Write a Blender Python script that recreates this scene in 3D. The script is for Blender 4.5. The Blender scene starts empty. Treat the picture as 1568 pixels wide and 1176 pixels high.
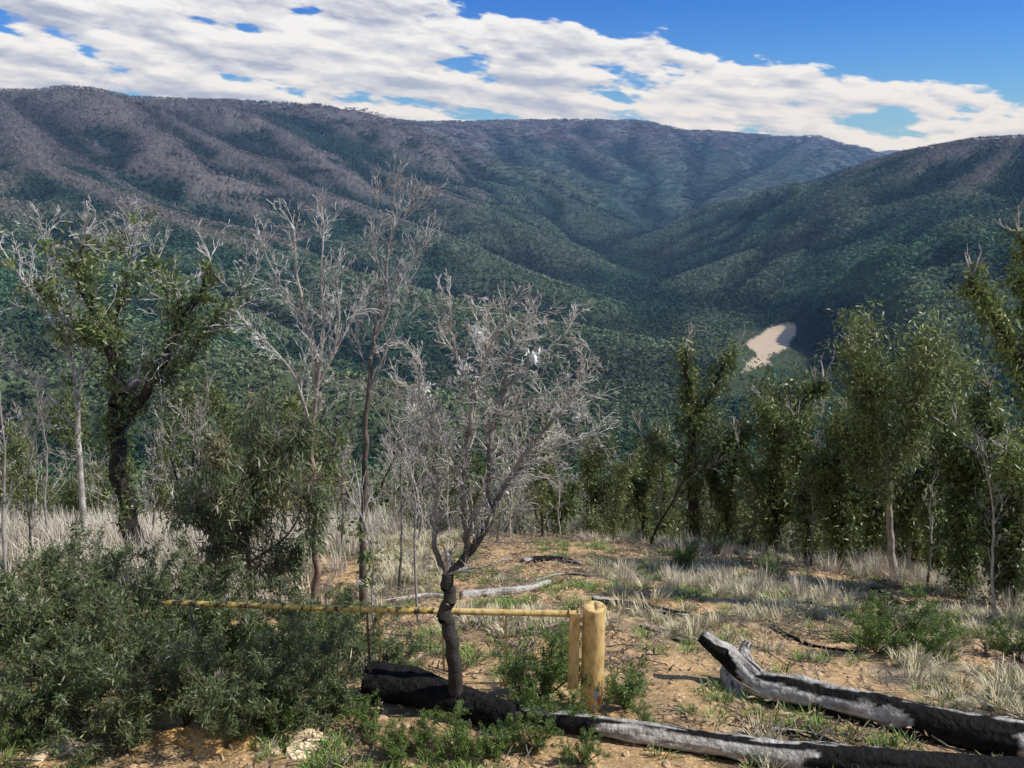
import bpy, math, numpy as np
from mathutils import Vector
RNG=np.random.default_rng(7)
PITCH=math.radians(15.9); CP,SP=math.cos(PITCH),math.sin(PITCH); F=1254.0
def at(px,py,d):
    cx=(px-784)/F; cy=(588-py)/F
    y=CP+cy*SP; z=-SP+cy*CP
    return np.array([cx/y*d,d,z/y*d])
# ---------------- noise ----------------
def vn(x,y,seed=0):
    x=np.asarray(x,float); y=np.asarray(y,float)
    ix=np.floor(x).astype(np.int64); iy=np.floor(y).astype(np.int64)
    fx=x-ix; fy=y-iy; fx=fx*fx*(3-2*fx); fy=fy*fy*(3-2*fy)
    def h(a,b):
        v=(a*374761393+b*668265263+seed*974634777)&0xffffffff
        v=((v^(v>>13))*1274126177)&0xffffffff
        v=((v^(v>>16))*2246822519)&0xffffffff
        return (v^(v>>15))/4294967296.0
    return (h(ix,iy)*(1-fx)+h(ix+1,iy)*fx)*(1-fy)+(h(ix,iy+1)*(1-fx)+h(ix+1,iy+1)*fx)*fy
def fbm(x,y,o=4,seed=0):
    s=0;a=1;t=0
    for i in range(o):
        s=s+a*vn(x*2**i+13.7*i,y*2**i-7.1*i,seed+i); t+=a; a*=.5
    return s/t
def ss(a,b,x):
    t=np.clip((x-a)/(b-a),0,1); return t*t*(3-2*t)
# ---------------- terrain ----------------
RID=[
 [(-1500,120,3000),(-500,140,3000),(0,139,3000),(60,140,3000),(100,134,3000),(140,137,3000),(200,150,3100),(350,156,3400),(480,162,3800),(530,172,4000),(548,180,4200),(640,188,5200),(760,186,5600),(850,184,6000),(980,185,6200),(1050,201,6400),(1090,201,6600),(1200,210,7000),(1250,209,7000),(1290,224,7200),(1330,236,7600),(1370,246,7800)],
 [(1200,236,12000),(1340,231,12000),(1380,229,12000),(1440,233,12000),(1700,229,12000),(2400,225,12000)],
 [(2600,150,1900),(1900,190,2200),(1568,210,2500),(1500,214,2600),(1440,224,2800),(1390,233,3000),(1320,256,3100),(1250,280,3200),(1150,305,3200),(1050,345,3100),(970,388,3000)],
 [(548,180,4200),(660,215,4000),(760,250,3800),(870,310,3500),(950,380,3200)],
 [(350,156,3400),(480,215,3300),(600,270,3100),(720,310,2950),(850,370,2750),(930,410,2600)],
 [(200,150,3100),(350,230,2800),(500,300,2600),(650,355,2400),(800,420,2150),(900,455,2000)],
 [(0,139,3000),(60,250,2300),(250,330,2000),(420,390,1850),(600,440,1750),(800,490,1650),(1000,528,1600),(1070,545,1560)],
 [(-700,240,1700),(-300,320,1500),(0,420,1300),(200,500,1200),(400,560,1100),(600,600,1050)],
 [(1568,210,2500),(1480,290,2200),(1350,370,2050),(1290,415,1980)],
 [(1440,224,2800),(1330,300,2650),(1200,370,2450),(1100,410,2300)],
 [(2300,170,2000),(1900,260,1700),(1700,330,1500),(1560,430,1350)],
 [(760,186,5600),(800,230,5000),(900,275,4500),(960,330,4000)],
 [(980,185,6200),(1000,235,5200),(1020,300,4400)],
 [(850,184,6000),(880,215,5400),(960,260,4800)],
 [(1250,209,7000),(1200,250,5800),(1130,290,4500)],
 [(1090,201,6600),(1090,240,5600),(1070,290,4700)],
]
SEG=[]
for k,r in enumerate(RID):
    P=[at(*q) for q in r]
    for a,b in zip(P[:-1],P[1:]): SEG.append((a,b))
def at_z(px,py,z):
    p=at(px,py,1.0); return p*(z/p[2])
SANDZ=-378.
SAND=np.array([at_z(px,py,SANDZ)[:2] for px,py in [(1142,526),(1160,514),(1180,501),(1206,502),(1222,510),(1212,521),(1208,531),(1194,539),(1174,545),(1180,554),(1160,563),(1138,569),(1146,554),(1160,543),(1150,535)]])
def inpoly(x,y,poly):
    c=np.zeros(np.shape(x),bool); n=len(poly)
    for i in range(n):
        x1,y1=poly[i]; x2,y2=poly[(i+1)%n]
        if y1==y2: continue
        c^=((y1>y)!=(y2>y))&(x<(x2-x1)*(y-y1)/(y2-y1)+x1)
    return c
KN=np.array([(-3000,-40),(-50,-1.2),(0,-1.7),(1.5,-2.0),(4.5,-4.75),(5.5,-4.95),(6.9,-5.2),(9,-5.9),(11,-6.7),(14,-7.9),(18,-9.3),(22,-10.9),(28,-14.6),(40,-23),(80,-48),(200,-112),(500,-232),(900,-362),(1300,-480),(3000,-900),(20000,-3000)])
SC=SAND.mean(0)
def H(x,y):
    x=np.asarray(x,float); y=np.asarray(y,float)
    d=np.hypot(x,y)
    ye=y+0.2*np.clip(x-1,0,60)
    near=np.interp(ye,KN[:,0],KN[:,1])
    nf=ss(2,6,d)
    near=near+((fbm(x/3.1,y/3.1,3,5)-.5)*.45*ss(7,12,d)+(fbm(x/.6,y/.6,3,9)-.5)*.12*nf)*(d<4000)
    near=near+(fbm(x/60,y/60,4,3)-.5)*14*ss(30,120,d)
    wx=(fbm(x/500,y/500,3,21)-.5)*260; wy=(fbm(x/500+9,y/500,3,22)-.5)*260
    wf=ss(500,1500,d)
    best=np.full(x.shape,-1e9); bd=np.full(x.shape,1e5)
    far=d>250
    if far.any():
        X=x[far];Y=y[far];WX=(wx*wf)[far];WY=(wy*wf)[far]
        B=np.full(X.shape,-1e9);BD=np.full(X.shape,1e5)
        for a,b in SEG:
            ex,ey=b[0]-a[0],b[1]-a[1]; L=ex*ex+ey*ey
            t=np.clip(((X-a[0])*ex+(Y-a[1])*ey)/L,0,1)
            ds0=np.hypot(X-a[0]-t*ex,Y-a[1]-t*ey)
            t2=np.clip(((X+WX-a[0])*ex+(Y+WY-a[1])*ey)/L,0,1)
            ds1=np.hypot(X+WX-a[0]-t2*ex,Y+WY-a[1]-t2*ey)
            w=ss(40,500,ds0); ds=ds0*(1-w)+ds1*w
            tt=t*(1-w)+t2*w
            v=a[2]+tt*(b[2]-a[2])+1-.45*np.sqrt(ds*ds+30**2)+13
            B=np.maximum(B,v); BD=np.minimum(BD,ds0)
        best[far]=B; bd[far]=BD
    floor=-398+np.clip(y-2200,0,9000)*.035+(fbm(x/200,y/200,3,51)-.5)*12
    g=1-np.abs(fbm(x/380,y/380,3,31)*2-1)*2
    g2=1-np.abs(fbm(x/170,y/170,3,41)*2-1)*2
    best=best+(g*62+g2*22)*ss(20,300,bd)*ss(0,160,best-floor)
    k=12.
    m=np.maximum(np.maximum(near,best),floor)
    h=m+k*np.log(np.exp((near-m)/k)+np.exp((best-m)/k)+np.exp((floor-m)/k))*ss(250,600,d)
    sd=np.hypot((x-SC[0])/90,(y-SC[1])/270)
    w=1-ss(.7,2.3,sd)
    return h*(1-w)+SANDZ*w
def ground(px,py):
    ds=np.geomspace(2.5,400,3000)
    u=at(px,py,1.0)
    x=ds*u[0];y=ds;z=ds*u[2]
    h=H(x,y); i=np.argmax(z<=h)
    return np.array([x[i],y[i],h[i]])
# ---------------- mesh helper ----------------
class G:
    def __init__(s): s.V=[];s.Fq=[];s.C=[];s.M=[];s.n=0
    def add(s,V,Fq,C,m=0):
        V=np.asarray(V,float).reshape(-1,3);Fq=np.asarray(Fq).reshape(-1,4)
        C=np.asarray(C,float)
        if C.ndim==1: C=np.tile(C,(len(V),1))
        s.V.append(V);s.Fq.append(Fq+s.n);s.C.append(C[:,:3]);s.M.append(np.full(len(Fq),m));s.n+=len(V)
    def mesh(s,name,mats,smooth=True):
        V=np.concatenate(s.V);Q=np.concatenate(s.Fq);C=np.concatenate(s.C);M=np.concatenate(s.M)
        me=bpy.data.meshes.new(name)
        me.vertices.add(len(V)); me.vertices.foreach_set("co",V.astype(np.float32).ravel())
        me.loops.add(len(Q)*4); me.loops.foreach_set("vertex_index",Q.astype(np.int32).ravel())
        me.polygons.add(len(Q)); me.polygons.foreach_set("loop_start",np.arange(0,len(Q)*4,4,dtype=np.int32))
        me.polygons.foreach_set("loop_total",np.full(len(Q),4,dtype=np.int32))
        for m in mats: me.materials.append(m)
        me.polygons.foreach_set("material_index",M.astype(np.int32))
        me.polygons.foreach_set("use_smooth",np.full(len(Q),smooth))
        a=me.color_attributes.new("Col",'FLOAT_COLOR','POINT')
        a.data.foreach_set("color",np.concatenate([C,np.ones((len(C),1))],1).astype(np.float32).ravel())
        me.update(); me.validate()
        return me
def addobj(name,me,loc=(0,0,0),rot=(0,0,0),sc=1,parent=None):
    o=bpy.data.objects.new(name,me); bpy.context.scene.collection.objects.link(o)
    o.location=loc;o.rotation_euler=rot;o.scale=(sc,sc,sc) if np.isscalar(sc) else sc
    if parent: o.parent=parent
    return o
def nrm(v): return v/np.maximum(np.linalg.norm(v,axis=-1,keepdims=True),1e-9)
def tubes(g,S,sides,col,m=0):
    S=np.asarray(S,float)
    if len(S)==0: return
    p0,p1,r0,r1=S[:,0:3],S[:,3:6],S[:,6],S[:,7]
    t=nrm(p1-p0); ref=np.tile(np.array([.93,.3,.2]),(len(S),1))
    bad=np.abs((t*ref).sum(1))>.9; ref[bad]=[0,.2,1]
    a=nrm(np.cross(t,ref)); b=np.cross(t,a)
    an=np.linspace(0,2*np.pi,sides,endpoint=False)
    ring=np.cos(an)[None,:,None]*a[:,None]+np.sin(an)[None,:,None]*b[:,None]
    A=p0[:,None]-t[:,None]*(r0*.2)[:,None,None]+ring*r0[:,None,None]; B=p1[:,None]+ring*r1[:,None,None]
    V=np.concatenate([A,B],1)
    i=np.arange(sides);j=(i+1)%sides
    f=np.stack([i,j,j+sides,i+sides],1)
    Fq=(f[None]+(np.arange(len(S))*2*sides)[:,None,None]).reshape(-1,4)
    C=np.asarray(col,float)
    if C.ndim==2: C=np.repeat(C,2*sides,0)
    g.add(V.reshape(-1,3),Fq,C,m)
def leaves(g,P,L,W,droop,rng,col,var=.3,m=1,spread=1.0,dirs=None):
    n=len(P); d=rng.normal(0,1,(n,3))*spread
    if dirs is not None: d=d+dirs
    d[:,2]-=droop; d=nrm(d)
    s=nrm(np.cross(d,rng.normal(0,1,(n,3))))
    l=(L*rng.uniform(.6,1.3,n))[:,None]; w=(W*rng.uniform(.7,1.2,n))[:,None]
    nn=np.cross(d,s)
    V=np.stack([P,P+d*l*.4+s*w*.5,P+d*l+nn*l*.12,P+d*l*.4-s*w*.5],1).reshape(-1,3)
    Fq=np.arange(n*4).reshape(n,4)
    c=np.asarray(col)[None]*(1+rng.uniform(-var,var,(n,1)))+rng.uniform(-.012,.02,(n,1))*np.array([[1,.6,.1]])
    g.add(V,Fq,np.clip(np.repeat(c,4,0),.005,1),m)
def grow(o,p,d,L,r,lv,mx,nseg,nch,ang,up,wob,rng,ratio=.55,f0=.15):
    step=L/nseg
    for i in range(nseg):
        d=d+rng.normal(0,wob,3); d[2]+=up; d=d/math.sqrt(d@d)
        p2=p+d*step; ra=r*(1-.75*i/nseg); rb=r*(1-.75*(i+1)/nseg)
        o.append((p[0],p[1],p[2],p2[0],p2[1],p2[2],ra,rb,lv))
        if lv<mx and (i+1)/nseg>f0:
            k=nch/nseg; k=int(k)+(rng.random()<k-int(k))
            for _ in range(k):
                a=rng.normal(0,1,3); a-=d*(a@d); a/=math.sqrt(a@a)
                an=ang*rng.uniform(.6,1.3)
                dd=d*math.cos(an)+a*math.sin(an)
                grow(o,p+(p2-p)*rng.random(),dd,L*ratio*rng.uniform(.6,1.2)*(1-.4*i/nseg),rb*.6,lv+1,mx,max(2,nseg-1),nch*.8,ang,up,wob,rng,ratio,f0)
        p=p2
def segpts(S,n,spread,rng,lvs=None):
    S=np.asarray(S)
    L=np.linalg.norm(S[:,3:6]-S[:,0:3],axis=1)
    i=rng.choice(len(S),n,p=L/L.sum()); t=rng.random((n,1))
    return S[i,0:3]*(1-t)+S[i,3:6]*t+rng.normal(0,1,(n,3))*spread
# ---------------- materials ----------------
def mat(name,attr='Col',atype='GEOMETRY',rough=.9,spec=.2,nscale=8,namt=.35,transl=0,bump=0,bscale=30,bdist=.02):
    m=bpy.data.materials.new(name); m.use_nodes=True; nt=m.node_tree; N=nt.nodes; Lk=nt.links
    bs=N['Principled BSDF']; bs.inputs['Roughness'].default_value=rough; bs.inputs['Specular IOR Level'].default_value=spec
    a=N.new('ShaderNodeAttribute'); a.attribute_name=attr; a.attribute_type=atype
    col=a.outputs['Color']
    if namt:
        tc=N.new('ShaderNodeTexCoord'); no=N.new('ShaderNodeTexNoise'); no.inputs['Scale'].default_value=nscale; no.inputs['Detail'].default_value=4
        Lk.new(tc.outputs['Object'],no.inputs['Vector'])
        mr=N.new('ShaderNodeMapRange'); mr.inputs['From Min'].default_value=.3; mr.inputs['From Max'].default_value=.7
        mr.inputs['To Min'].default_value=1-namt; mr.inputs['To Max'].default_value=1+namt
        Lk.new(no.outputs['Fac'],mr.inputs['Value'])
        vm=N.new('ShaderNodeVectorMath'); vm.operation='SCALE'
        Lk.new(col,vm.inputs[0]); Lk.new(mr.outputs[0],vm.inputs['Scale']); col=vm.outputs[0]
    Lk.new(col,bs.inputs['Base Color'])
    if bump:
        n2=N.new('ShaderNodeTexNoise'); n2.inputs['Scale'].default_value=bscale; n2.inputs['Detail'].default_value=8
        Lk.new(tc.outputs['Object'],n2.inputs['Vector'])
        b=N.new('ShaderNodeBump'); b.inputs['Strength'].default_value=bump; b.inputs['Distance'].default_value=bdist
        Lk.new(n2.outputs['Fac'],b.inputs['Height']); Lk.new(b.outputs[0],bs.inputs['Normal'])
    if transl:
        tr=N.new('ShaderNodeBsdfTranslucent'); mx=N.new('ShaderNodeMixShader'); mx.inputs[0].default_value=transl
        Lk.new(col,tr.inputs[0]); Lk.new(bs.outputs[0],mx.inputs[1]); Lk.new(tr.outputs[0],mx.inputs[2])
        Lk.new(mx.outputs[0],N['Material Output'].inputs['Surface'])
    return m
M_bark=mat('bark',nscale=6,namt=.45,bump=.5,bscale=40)
M_leaf=mat('leaf',rough=.42,spec=.5,namt=0,transl=.32)
M_grass=mat('grass_blade',rough=.8,spec=.2,namt=0)
M_crown=mat('forest_canopy',attr='tint',atype='INSTANCER',rough=.95,spec=.05,namt=0)
M_char=mat('charred_wood',rough=.8,spec=.08,nscale=14,namt=.4,bump=.9,bscale=22,bdist=.04)
def ground_mat():
    m=bpy.data.materials.new('hillside_ground'); m.use_nodes=True; nt=m.node_tree;N=nt.nodes;Lk=nt.links
    bs=N['Principled BSDF'];bs.inputs['Roughness'].default_value=.95;bs.inputs['Specular IOR Level'].default_value=.1
    a=N.new('ShaderNodeAttribute');a.attribute_name='Col'
    tc=N.new('ShaderNodeTexCoord')
    n1=N.new('ShaderNodeTexNoise');n1.inputs['Scale'].default_value=5;n1.inputs['Detail'].default_value=10;n1.inputs['Roughness'].default_value=.75
    Lk.new(tc.outputs['Object'],n1.inputs['Vector'])
    mr=N.new('ShaderNodeMapRange');mr.inputs['From Min'].default_value=.35;mr.inputs['From Max'].default_value=.65;mr.inputs['To Min'].default_value=.55;mr.inputs['To Max'].default_value=1.4
    Lk.new(n1.outputs['Fac'],mr.inputs['Value'])
    vo=N.new('ShaderNodeTexVoronoi');vo.inputs['Scale'].default_value=28;Lk.new(tc.outputs['Object'],vo.inputs['Vector'])
    r2=N.new('ShaderNodeMapRange');r2.inputs['From Min'].default_value=.1;r2.inputs['From Max'].default_value=.6;r2.inputs['To Min'].default_value=1.2;r2.inputs['To Max'].default_value=.7
    Lk.new(vo.outputs['Distance'],r2.inputs['Value'])
    mu=N.new('ShaderNodeMath');mu.operation='MULTIPLY';Lk.new(mr.outputs[0],mu.inputs[0]);Lk.new(r2.outputs[0],mu.inputs[1])
    vm=N.new('ShaderNodeVectorMath');vm.operation='SCALE';Lk.new(a.outputs['Color'],vm.inputs[0]);Lk.new(mu.outputs[0],vm.inputs['Scale'])
    Lk.new(vm.outputs[0],bs.inputs['Base Color'])
    b=N.new('ShaderNodeBump');b.inputs['Strength'].default_value=.8;b.inputs['Distance'].default_value=.05
    Lk.new(n1.outputs['Fac'],b.inputs['Height']);Lk.new(b.outputs[0],bs.inputs['Normal'])
    return m
M_ground=ground_mat()
def veg_relief_haze_colour(x,y,z,r,cv):
    green=np.array([.050,.110,.032]);brown=np.array([.185,.142,.105]);olive=np.array([.105,.14,.048])
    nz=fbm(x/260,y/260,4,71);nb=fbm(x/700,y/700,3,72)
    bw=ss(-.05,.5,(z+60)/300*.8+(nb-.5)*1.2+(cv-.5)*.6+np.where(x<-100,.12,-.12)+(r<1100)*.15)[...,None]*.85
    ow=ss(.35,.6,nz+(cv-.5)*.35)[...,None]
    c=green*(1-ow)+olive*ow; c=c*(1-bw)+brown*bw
    c=c*(.45+1.0*cv)[...,None]  # slope shading painted into vegetation colour: gullies darker, spurs lighter
    bare=ss(.6,.68,fbm(x/190,y/190,3,73))*ss(-50,60,z)*(r>4500)
    c=c*(1-bare[...,None])+np.array([.30,.24,.20])*bare[...,None]
    hz=1-np.exp(-r/8000)[...,None]  # aerial haze painted into the base colour, bluer with distance
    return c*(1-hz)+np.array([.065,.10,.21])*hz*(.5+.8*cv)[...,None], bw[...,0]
# ---------------- terrain sheet ----------------
azf=np.radians(np.linspace(-46,46,700)); azb=np.radians(np.linspace(46,314,90))[1:-1]
az=np.concatenate([azf,azb]); NA=len(az)
rr=np.concatenate([np.geomspace(.6,60,420),np.geomspace(60,15000,500)[1:]]);NR=len(rr)
X=rr[:,None]*np.sin(az)[None];Y=rr[:,None]*np.cos(az)[None]
Z=H(X.ravel(),Y.ravel()).reshape(X.shape)
dd=np.hypot(X,Y)
n1=fbm(X/2.0,Y/2.0,4,61);n2=fbm(X/.5,Y/.5,4,62)
clay=np.array([.60,.40,.205]);litter=np.array([.15,.12,.085]);dry=np.array([.38,.33,.23])
trk=np.exp(-((X-.6)/3.2)**2)
cw=ss(.42,.56,n1+.14*trk)[...,None]; lw=ss(.46,.62,n2)[...,None]*(1-.45*cw)
Cn=(dry*(1-cw)+clay*cw)*(1-.8*lw)+litter*.8*lw
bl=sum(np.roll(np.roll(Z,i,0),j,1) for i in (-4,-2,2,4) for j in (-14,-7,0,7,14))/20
cvg=ss(-1,1,(Z-bl)/(dd*.006+1))  # convexity, drives the relief shading painted into the ground colour
Cf,_=veg_relief_haze_colour(X,Y,Z,dd,cvg);Cf=Cf*.75
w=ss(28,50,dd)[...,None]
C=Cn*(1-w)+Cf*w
for (qx,qy,qr) in [(330,1128,.38),(465,1148,.3),(105,1150,.3),(240,1128,.25),(830,985,.5),(1010,915,.9)]:
    q=ground(qx,qy);ww=(1-ss(.5,1.2,np.hypot(X-q[0],Y-q[1])/qr+(n2-.5)*1.2))[...,None];C=C*(1-ww)+np.array([.66,.43,.2])*ww
sn=inpoly(X+(fbm(X/15,Y/15,3,7)-.5)*12,Y,SAND)
C[sn]=np.array([.60,.49,.37])
idx=np.arange(NR*NA).reshape(NR,NA)
a=idx[:-1];b=idx[1:]
Q=np.stack([a,np.roll(a,-1,1),np.roll(b,-1,1),b],-1).reshape(-1,4)[:, ::-1]
g=G();g.add(np.stack([X,Y,Z],-1).reshape(-1,3),Q,C.reshape(-1,3),0)
addobj('mountain_terrain_ground',g.mesh('terrain',[M_ground]))
# ---------------- instancing ----------------
def make_coll(name,meshes):
    c=bpy.data.collections.new(name)
    for i,me in enumerate(meshes):
        o=bpy.data.objects.new(f"{name}_{i:02d}",me); c.objects.link(o)
    return c
def scatter(name,P,sc,rot,tint,vi,coll):
    me=bpy.data.meshes.new(name);n=len(P)
    me.vertices.add(n);me.vertices.foreach_set('co',np.asarray(P,np.float32).ravel())
    def A(nm,ty,key,arr):
        at_=me.attributes.new(nm,ty,'POINT');at_.data.foreach_set(key,np.asarray(arr).ravel())
    A('sc','FLOAT_VECTOR','vector',np.asarray(sc,np.float32));A('rot','FLOAT_VECTOR','vector',np.asarray(rot,np.float32))
    A('tint','FLOAT_COLOR','color',np.concatenate([tint,np.ones((n,1))],1).astype(np.float32));A('vi','INT','value',np.asarray(vi,np.int32))
    o=addobj(name,me)
    ng=bpy.data.node_groups.new(name+'_gn','GeometryNodeTree')
    ng.interface.new_socket(name='Geometry',in_out='INPUT',socket_type='NodeSocketGeometry')
    ng.interface.new_socket(name='Geometry',in_out='OUTPUT',socket_type='NodeSocketGeometry')
    N=ng.nodes;Lk=ng.links
    gi=N.new('NodeGroupInput');go=N.new('NodeGroupOutput')
    ci=N.new('GeometryNodeCollectionInfo');ci.inputs['Collection'].default_value=coll
    ci.inputs['Separate Children'].default_value=True;ci.inputs['Reset Children'].default_value=True
    ip=N.new('GeometryNodeInstanceOnPoints');ip.inputs['Pick Instance'].default_value=True
    def na(nm,ty):
        q=N.new('GeometryNodeInputNamedAttribute');q.data_type=ty;q.inputs['Name'].default_value=nm;return q.outputs['Attribute']
    Lk.new(gi.outputs[0],ip.inputs['Points']);Lk.new(ci.outputs[0],ip.inputs['Instance'])
    Lk.new(na('vi','INT'),ip.inputs['Instance Index']);Lk.new(na('rot','FLOAT_VECTOR'),ip.inputs['Rotation']);Lk.new(na('sc','FLOAT_VECTOR'),ip.inputs['Scale'])
    Lk.new(ip.outputs[0],go.inputs[0])
    md=o.modifiers.new('instances','NODES');md.node_group=ng
    return o
def far_tree(seed,dead=False,k=1,nq=26):
    rng=np.random.default_rng(seed);g=G()
    for c in range(k):
        off=np.array([0,0,0]) if k==1 else np.append(rng.uniform(-.75,.75,2),rng.uniform(-.15,.1))
        S=[(*off,*(off+[0,0,.8]),.018,.008,0)]
        if dead:
            for _ in range(7):
                p=off+[0,0,rng.uniform(.35,.8)];q=p+np.append(rng.uniform(-.2,.2,2),rng.uniform(.1,.25));S.append((*p,*q,.012,.006,0))
        tubes(g,np.array(S),3,(1,1,1))
        n=nq if not dead else nq//3
        u=rng.normal(0,1,(n,3));u[:,2]=np.abs(u[:,2])*1.1-.35;u=nrm(u)
        P=u*np.array([.25,.25,.33])*rng.uniform(.75,1.1,(n,1))+off+[0,0,.6]
        nn=nrm(u+rng.normal(0,.3,(n,3)));s1=nrm(np.cross(nn,rng.normal(0,1,(n,3))));s2=np.cross(nn,s1)
        a=rng.uniform(.06,.13,(n,1));b=rng.uniform(.06,.13,(n,1))
        V=np.stack([P-s1*a-s2*b*.4,P+s1*a*.4-s2*b,P+s1*a+s2*b*.5,P-s1*a*.5+s2*b],1).reshape(-1,3)
        g.add(V,np.arange(n*4).reshape(n,4),(1,1,1))
    return g.mesh('canopy',[M_crown],False)
cA=make_coll('canopy_tree',[far_tree(i) for i in range(4)]+[far_tree(10+i,True) for i in range(3)])
cB=make_coll('canopy_clump',[far_tree(20+i,False,5,16) for i in range(4)]+[far_tree(30+i,True,5,18) for i in range(2)])
def forest_pts(n,r0,r1,azm,rng):
    r=np.sqrt(rng.uniform(r0*r0,r1*r1,n));a=np.radians(rng.uniform(-azm,azm,n))
    return r*np.sin(a),r*np.cos(a),r
def tint_of(x,y,z,r,rng,off):
    n=len(x)
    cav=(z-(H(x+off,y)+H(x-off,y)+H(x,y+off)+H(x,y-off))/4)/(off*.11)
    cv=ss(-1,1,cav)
    c,bw=veg_relief_haze_colour(x,y,z,r,cv)
    return c*rng.uniform(.55,1.5,(n,1)),bw
rng=np.random.default_rng(11)
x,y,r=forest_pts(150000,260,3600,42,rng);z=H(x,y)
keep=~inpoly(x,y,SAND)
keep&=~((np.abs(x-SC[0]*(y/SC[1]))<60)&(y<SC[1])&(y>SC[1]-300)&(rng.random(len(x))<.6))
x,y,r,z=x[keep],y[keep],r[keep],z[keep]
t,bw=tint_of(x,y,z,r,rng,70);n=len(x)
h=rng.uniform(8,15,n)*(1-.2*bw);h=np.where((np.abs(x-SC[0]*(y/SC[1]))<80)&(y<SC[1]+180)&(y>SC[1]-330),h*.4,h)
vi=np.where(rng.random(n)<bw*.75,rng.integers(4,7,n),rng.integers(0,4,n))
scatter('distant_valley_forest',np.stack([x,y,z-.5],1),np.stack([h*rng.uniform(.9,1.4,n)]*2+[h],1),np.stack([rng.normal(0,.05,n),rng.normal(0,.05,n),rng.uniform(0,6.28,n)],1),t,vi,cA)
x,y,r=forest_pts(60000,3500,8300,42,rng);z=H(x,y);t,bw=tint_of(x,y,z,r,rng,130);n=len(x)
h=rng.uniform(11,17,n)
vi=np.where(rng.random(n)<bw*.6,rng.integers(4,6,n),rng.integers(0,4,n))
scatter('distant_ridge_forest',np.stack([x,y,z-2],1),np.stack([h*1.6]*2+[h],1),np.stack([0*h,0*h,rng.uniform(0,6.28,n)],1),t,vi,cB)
# ---------------- near hillside templates ----------------
GREY=np.array([.44,.40,.36]);DARK=np.array([.06,.052,.045])
def tmpl(seed,kind):
    rng=np.random.default_rng(seed);o=[];g=G();Ht=6.
    if kind=='bare':
        grow(o,np.zeros(3),np.array([rng.normal(0,.1),rng.normal(0,.1),1.]),Ht*.85,.07,0,3,9,11,.65,.06,.09,rng,.42,.3)
    else:
        grow(o,np.zeros(3),np.array([rng.normal(0,.12),rng.normal(0,.12),1.]),Ht*.85,.09,0,2,8,6,.6,.1,.1,rng,.45,.3)
    S=np.array(o)
    lv=S[:,8]
    col=np.where((lv[:,None]==0)&(rng.random()<.5),DARK,GREY*rng.uniform(.6,1.3))
    S[:,6:8]=np.maximum(S[:,6:8],.006)
    tubes(g,S,3,col)
    if kind=='epi':
        a=S[S[:,8]<=1]
        a=a[a[:,2]>Ht*.12]
        c=segpts(a,90,.1,rng);P=c[rng.integers(0,90,3200)]+rng.normal(0,.13,(3200,3));leaves(g,P,.15,.05,.5,rng,(.15,.18,.06),.5)
    if kind=='full':
        P=segpts(S[S[:,8]>=1],4000,.22,rng);leaves(g,P,.16,.045,.9,rng,(.14,.165,.07),.4)
    if kind=='bare' and seed%2==0:
        P=segpts(S[S[:,8]<=1],500,.12,rng);leaves(g,P,.12,.035,.4,rng,(.14,.15,.06),.4)
    return g.mesh('hill_tree',[M_bark,M_leaf])
cH=make_coll('hill_tree',[tmpl(s,'bare') for s in range(40,46)]+[tmpl(s,'epi') for s in range(50,54)]+[tmpl(s,'full') for s in range(60,62)])
x1,y1,r1=forest_pts(600,21,75,46,rng);x2,y2,r2=forest_pts(2300,75,330,42,rng)
x=np.concatenate([x1,x2]);y=np.concatenate([y1,y2]);r=np.concatenate([r1,r2]);z=H(x,y);n=len(x)
ye=y+.2*np.clip(x-1,0,60)
lim=np.radians(19.6+rng.normal(0,1.9,n)); lim=np.where((x/y<-.2)|(x/y>.3),lim-.04,lim)
hm=-z-y*np.tan(lim)
h=np.clip(np.minimum(rng.uniform(4,10,n),hm),0,11)
k=(h>1.2)&(ye>22.5); x,y,z,h,r=x[k],y[k],z[k],h[k],r[k];n=len(x)
pb=np.where(x/y<.1,.76,.35)
u=rng.random(n);vi=np.where(u<pb,rng.integers(0,6,n),np.where(u<pb+(1-pb)*.85,rng.integers(6,10,n),rng.integers(10,12,n)))
scatter('burnt_hillside_trees',np.stack([x,y,z-.1],1),np.stack([h/5.6*rng.uniform(.9,1.3,n)]*2+[h/5.6],1),np.stack([rng.normal(0,.08,n),rng.normal(0,.08,n),rng.uniform(0,6.28,n)],1),np.ones((n,3)),vi,cH)
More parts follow.
